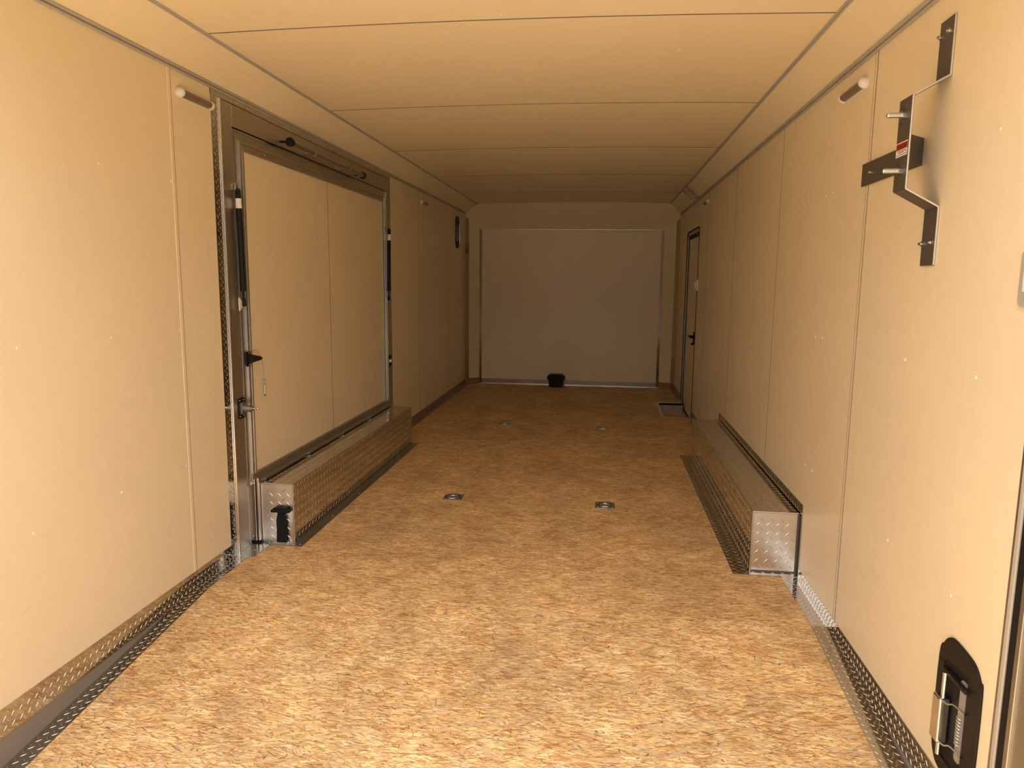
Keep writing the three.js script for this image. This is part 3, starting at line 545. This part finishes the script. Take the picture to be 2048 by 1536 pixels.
// ---- recessed latch housings
function housing(place, label, z, y, doorBlock) {
  const t = place('latch_housing', label, 'latch', z, y, 'black recessed latch housings');
  const W = 0.098, H = 0.168, o = [[-W, -H + 0.06], [-W + 0.012, -H + 0.025], [-W + 0.045, -H], [W - 0.05, -H], [W - 0.02, -H + 0.02], [W, -H + 0.07], [W, H - 0.055], [W - 0.010, H - 0.030], [W - 0.03, H - 0.008], [W - 0.06, H + 0.002], [-W + 0.07, H + 0.008], [-W + 0.04, H + 0.002], [-W + 0.018, H - 0.02], [-W, H - 0.06]];
  const hole = [[-0.072, -0.115], [-0.072, 0.105], [-0.055, 0.118], [0.045, 0.125], [0.045, -0.135], [-0.05, -0.135]];
  const g = new THREE.ExtrudeGeometry((() => { const s = new THREE.Shape(new THREE.SplineCurve(o.concat([o[0]]).map((p) => new THREE.Vector2(...p))).getPoints(56)); s.holes.push(new THREE.Path(hole.map((p) => new THREE.Vector2(...p)))); return s; })(), { depth: 0.003, bevelEnabled: true, bevelSize: 0.002, bevelThickness: 0.003, bevelSegments: 3 });
  mesh('bezel', g, M.black, t);
  mesh('pocket', box(-0.078, 0.052, -0.141, 0.131, 0.0004, 0.0022), M.rubber, t);
  mesh('cross_bar', box(-0.062, 0.05, 0.085, 0.097, 0.002, 0.014, 0.003), M.black, t);
  mesh('rod', cyl(0.0058, [-0.040, -0.125, 0.015], [-0.040, 0.09, 0.015], 12), M.zinc, t);
  mesh('block', [box(-0.062, -0.024, -0.088, 0.028, 0.004, 0.030, 0.005)], M.aluBright, t);
  for (const y0 of [0.024, -0.084]) mesh('wire_arm', tubeG([[-0.030, y0, 0.024], [-0.008, y0 + 0.002, 0.019], [0.004, y0 + 0.009, 0.013], [0.05, y0 + 0.012, 0.008]], 0.0022), M.zinc, t);
  const sp = []; for (let i = 0; i <= 90; i++) { const a = i / 90 * 9 * 6.283; sp.push([0.026 + 0.007 * Math.cos(a), -0.055 + i / 90 * 0.075, 0.006 + 0.006 * Math.sin(a)]); }
  mesh('spring', tubeG(sp, 0.0014, 220, 5), M.zinc, t);
  mesh('sleeve', prism(roundRect(0.014, 0.040, -0.10, 0.105, 0.008), 0.0026, 0.0055), M.clear, t, 'cloudy plastic sleeve');
  for (const [x, y0] of [[-0.086, 0.100], [0.073, 0.104], [-0.086, -0.10], [0.073, -0.10]]) screw(t, [x, y0, 0.006], [0, 0, 1], M.black, panHead);
  return t;
}
housing(onRight, 'black recessed latch housing with steel block low on the right wall by the rear post', -1.706, 0.222);
{ const t = housing(onLeft, 'black recessed latch housing with pale block high on the left wall at the far end', -7.985, 1.768);
  t.scale.x = -1; }

// ---- wall plate at the frame's right edge
{ const t = onRight('wall_plate', 'pale rounded wall plate on the right wall beside the rear post', 'wall plate', -1.597, 1.202); mesh('plate', (() => { const g = prism(roundRect(-0.036, 0.036, 0, 0.115, 0.012), 0, 0.006); return g; })(), M.moulding, t); mesh('rocker', box(-0.014, 0.014, 0.03, 0.085, 0.006, 0.012, 0.003), M.cap, t); }

// ---- horizontal tube over the large door
{
  const t = thing('header_tube', 'slim horizontal tube with black end caps above the large door', 'tube', [XL + 0.058, 1.909, -4.07], LEFT);
  const H = 0.545;
  mesh('tube', cyl(0.0135, [-H, 0.003, 0], [H, -0.003, 0], 20), M.aluDull, t);
  mesh('end_cap', [cyl(0.022, [-H - 0.012, 0.003, 0], [-H + 0.006, 0.003, 0], 20), cyl(0.006, [-H - 0.005, 0.003, 0], [-H - 0.005, 0.006, -0.052], 8)], M.black, t);
  mesh('end_cap', [cyl(0.022, [H - 0.006, -0.003, 0], [H + 0.014, -0.003, 0], 20), cyl(0.006, [H + 0.005, -0.003, 0], [H + 0.005, 0, -0.052], 8)], M.black, t);
  for (const x of [-0.26, 0.28]) mesh('clip', [torus(0.0142, 0.0014, x, 0, 0, 0, Math.PI / 2), torus(0.0142, 0.0014, x + 0.02, 0, 0, 0, Math.PI / 2), box(x - 0.002, x + 0.022, -0.004, 0.004, -0.053, -0.013, 0.002)], M.aluDull, t);
}

// ---- gas struts beside the door leaf
function strut(label, z, yTop, yBot, dz) {
  const t = thing('gas_strut', label, 'gas strut', [XL + 0.024, yBot, z], LEFT, 'gas struts of the large door');
  const H = yTop - yBot, s = -dz;
  const at = (k) => [s * k, H * k, 0];
  mesh('socket', cyl(0.0115, at(0.93), at(1), 14), M.black, t);
  mesh('band', cyl(0.0130, at(0.845), at(0.93), 18), M.white, t, 'pale paper label band');
  mesh('cylinder', [cyl(0.0130, at(0.14), at(0.845), 18), cyl(0.0138, at(0.12), at(0.145), 18)], M.black, t);
  mesh('rod', cyl(0.0055, at(0.03), at(0.13), 10), M.black, t);
  mesh('ball_joint', ball(0.010, ...at(1.0)), M.black, t); mesh('ball_joint', [ball(0.0105, ...at(0.0)), cyl(0.009, at(-0.01), at(0.05), 12)], M.black, t);
  return t;
}
{
  const a = strut('black gas strut with white band on the near edge of the large door', -3.052, 1.622, 1.128, 0.012);
  mesh('ball_bracket', prism([[-0.032, 0.027], [-0.026, 0.031], [0.003, 0.006], [0.004, -0.004], [-0.024, -0.028], [-0.030, -0.026]], -0.010, -0.006), M.cap, a); mesh('ball_bracket', prism([[-0.012, -0.004], [0.008, -0.004], [0.006, 0.026], [-0.006, 0.026]], -0.018, -0.010).translate(0, 0.50, 0), M.aluBright, a);
  const b = strut('black gas strut with white band on the far edge of the large door', -5.272, 1.612, 1.098, -0.03);
  mesh('ball_bracket', prism([[-0.02, -0.02], [0.012, -0.02], [0.010, 0.022], [-0.014, 0.022]], -0.018, -0.010).translate(-0.03, 0.515, 0), M.aluBright, b); mesh('ball_bracket', prism([[-0.012, -0.02], [0.012, -0.02], [0.010, 0.012], [-0.010, 0.012]], -0.018, -0.010), M.aluBright, b);
}
// ---- release pin on its lanyard
{
  const t = thing('release_pin', 'small steel release pin hanging on a thin wire beside the triangular hasp', 'pin', [XL + 0.008, 0.686, -3.243], LEFT);
  mesh('lanyard', tubeG([[-0.128, 0.212, 0.006], [-0.11, 0.226, 0.008], [-0.085, 0.226, 0.010], [-0.05, 0.20, 0.010], [-0.02, 0.16, 0.008], [-0.006, 0.115, 0.005], [-0.002, 0.082, 0.004]], 0.0009, 40, 5), M.aluDull, t);
  mesh('pull_ring', torus(0.0135, 0.0015, 0, 0.066, 0.004), M.zinc, t);
  mesh('pin', [cyl(0.0042, [0, 0.006, 0.004], [0, 0.052, 0.004], 12), cyl(0.0055, [0, 0.044, 0.004], [0, 0.052, 0.004], 12)], M.zinc, t); mesh('pin_tip', cyl(0.0036, [0, -0.002, 0.004], [0, 0.006, 0.004], 10), M.strap, t);
}
// ---- black box on the floor at the far wall
{
  const t = thing('battery_box', 'black plastic box standing against the far wall', 'box', [-0.507, 0.0, -8.46]);
  const tap = (w0, w1, d0, d1, y0, y1) => { const g = new THREE.BoxGeometry(1, 1, 1), p = g.attributes.position; for (let i = 0; i < p.count; i++) { const u = p.getY(i) > 0; p.setXYZ(i, p.getX(i) * (u ? w1 : w0), u ? y1 : y0, p.getZ(i) * (u ? d1 : d0)); } g.computeVertexNormals(); return g; };
  mesh('body', tap(0.155, 0.185, 0.12, 0.14, 0, 0.118), M.black, t); mesh('lid', [box(-0.102, 0.102, 0.116, 0.128, -0.082, 0.078, 0.004), box(-0.085, 0.085, 0.126, 0.150, -0.07, 0.066, 0.008)], M.black, t);
  for (const s of [-1, 1]) mesh('lug', box(s * 0.088, s * 0.106, 0.085, 0.125, -0.02, 0.02, 0.004), M.black, t);
}

renderer.render(scene, camera);
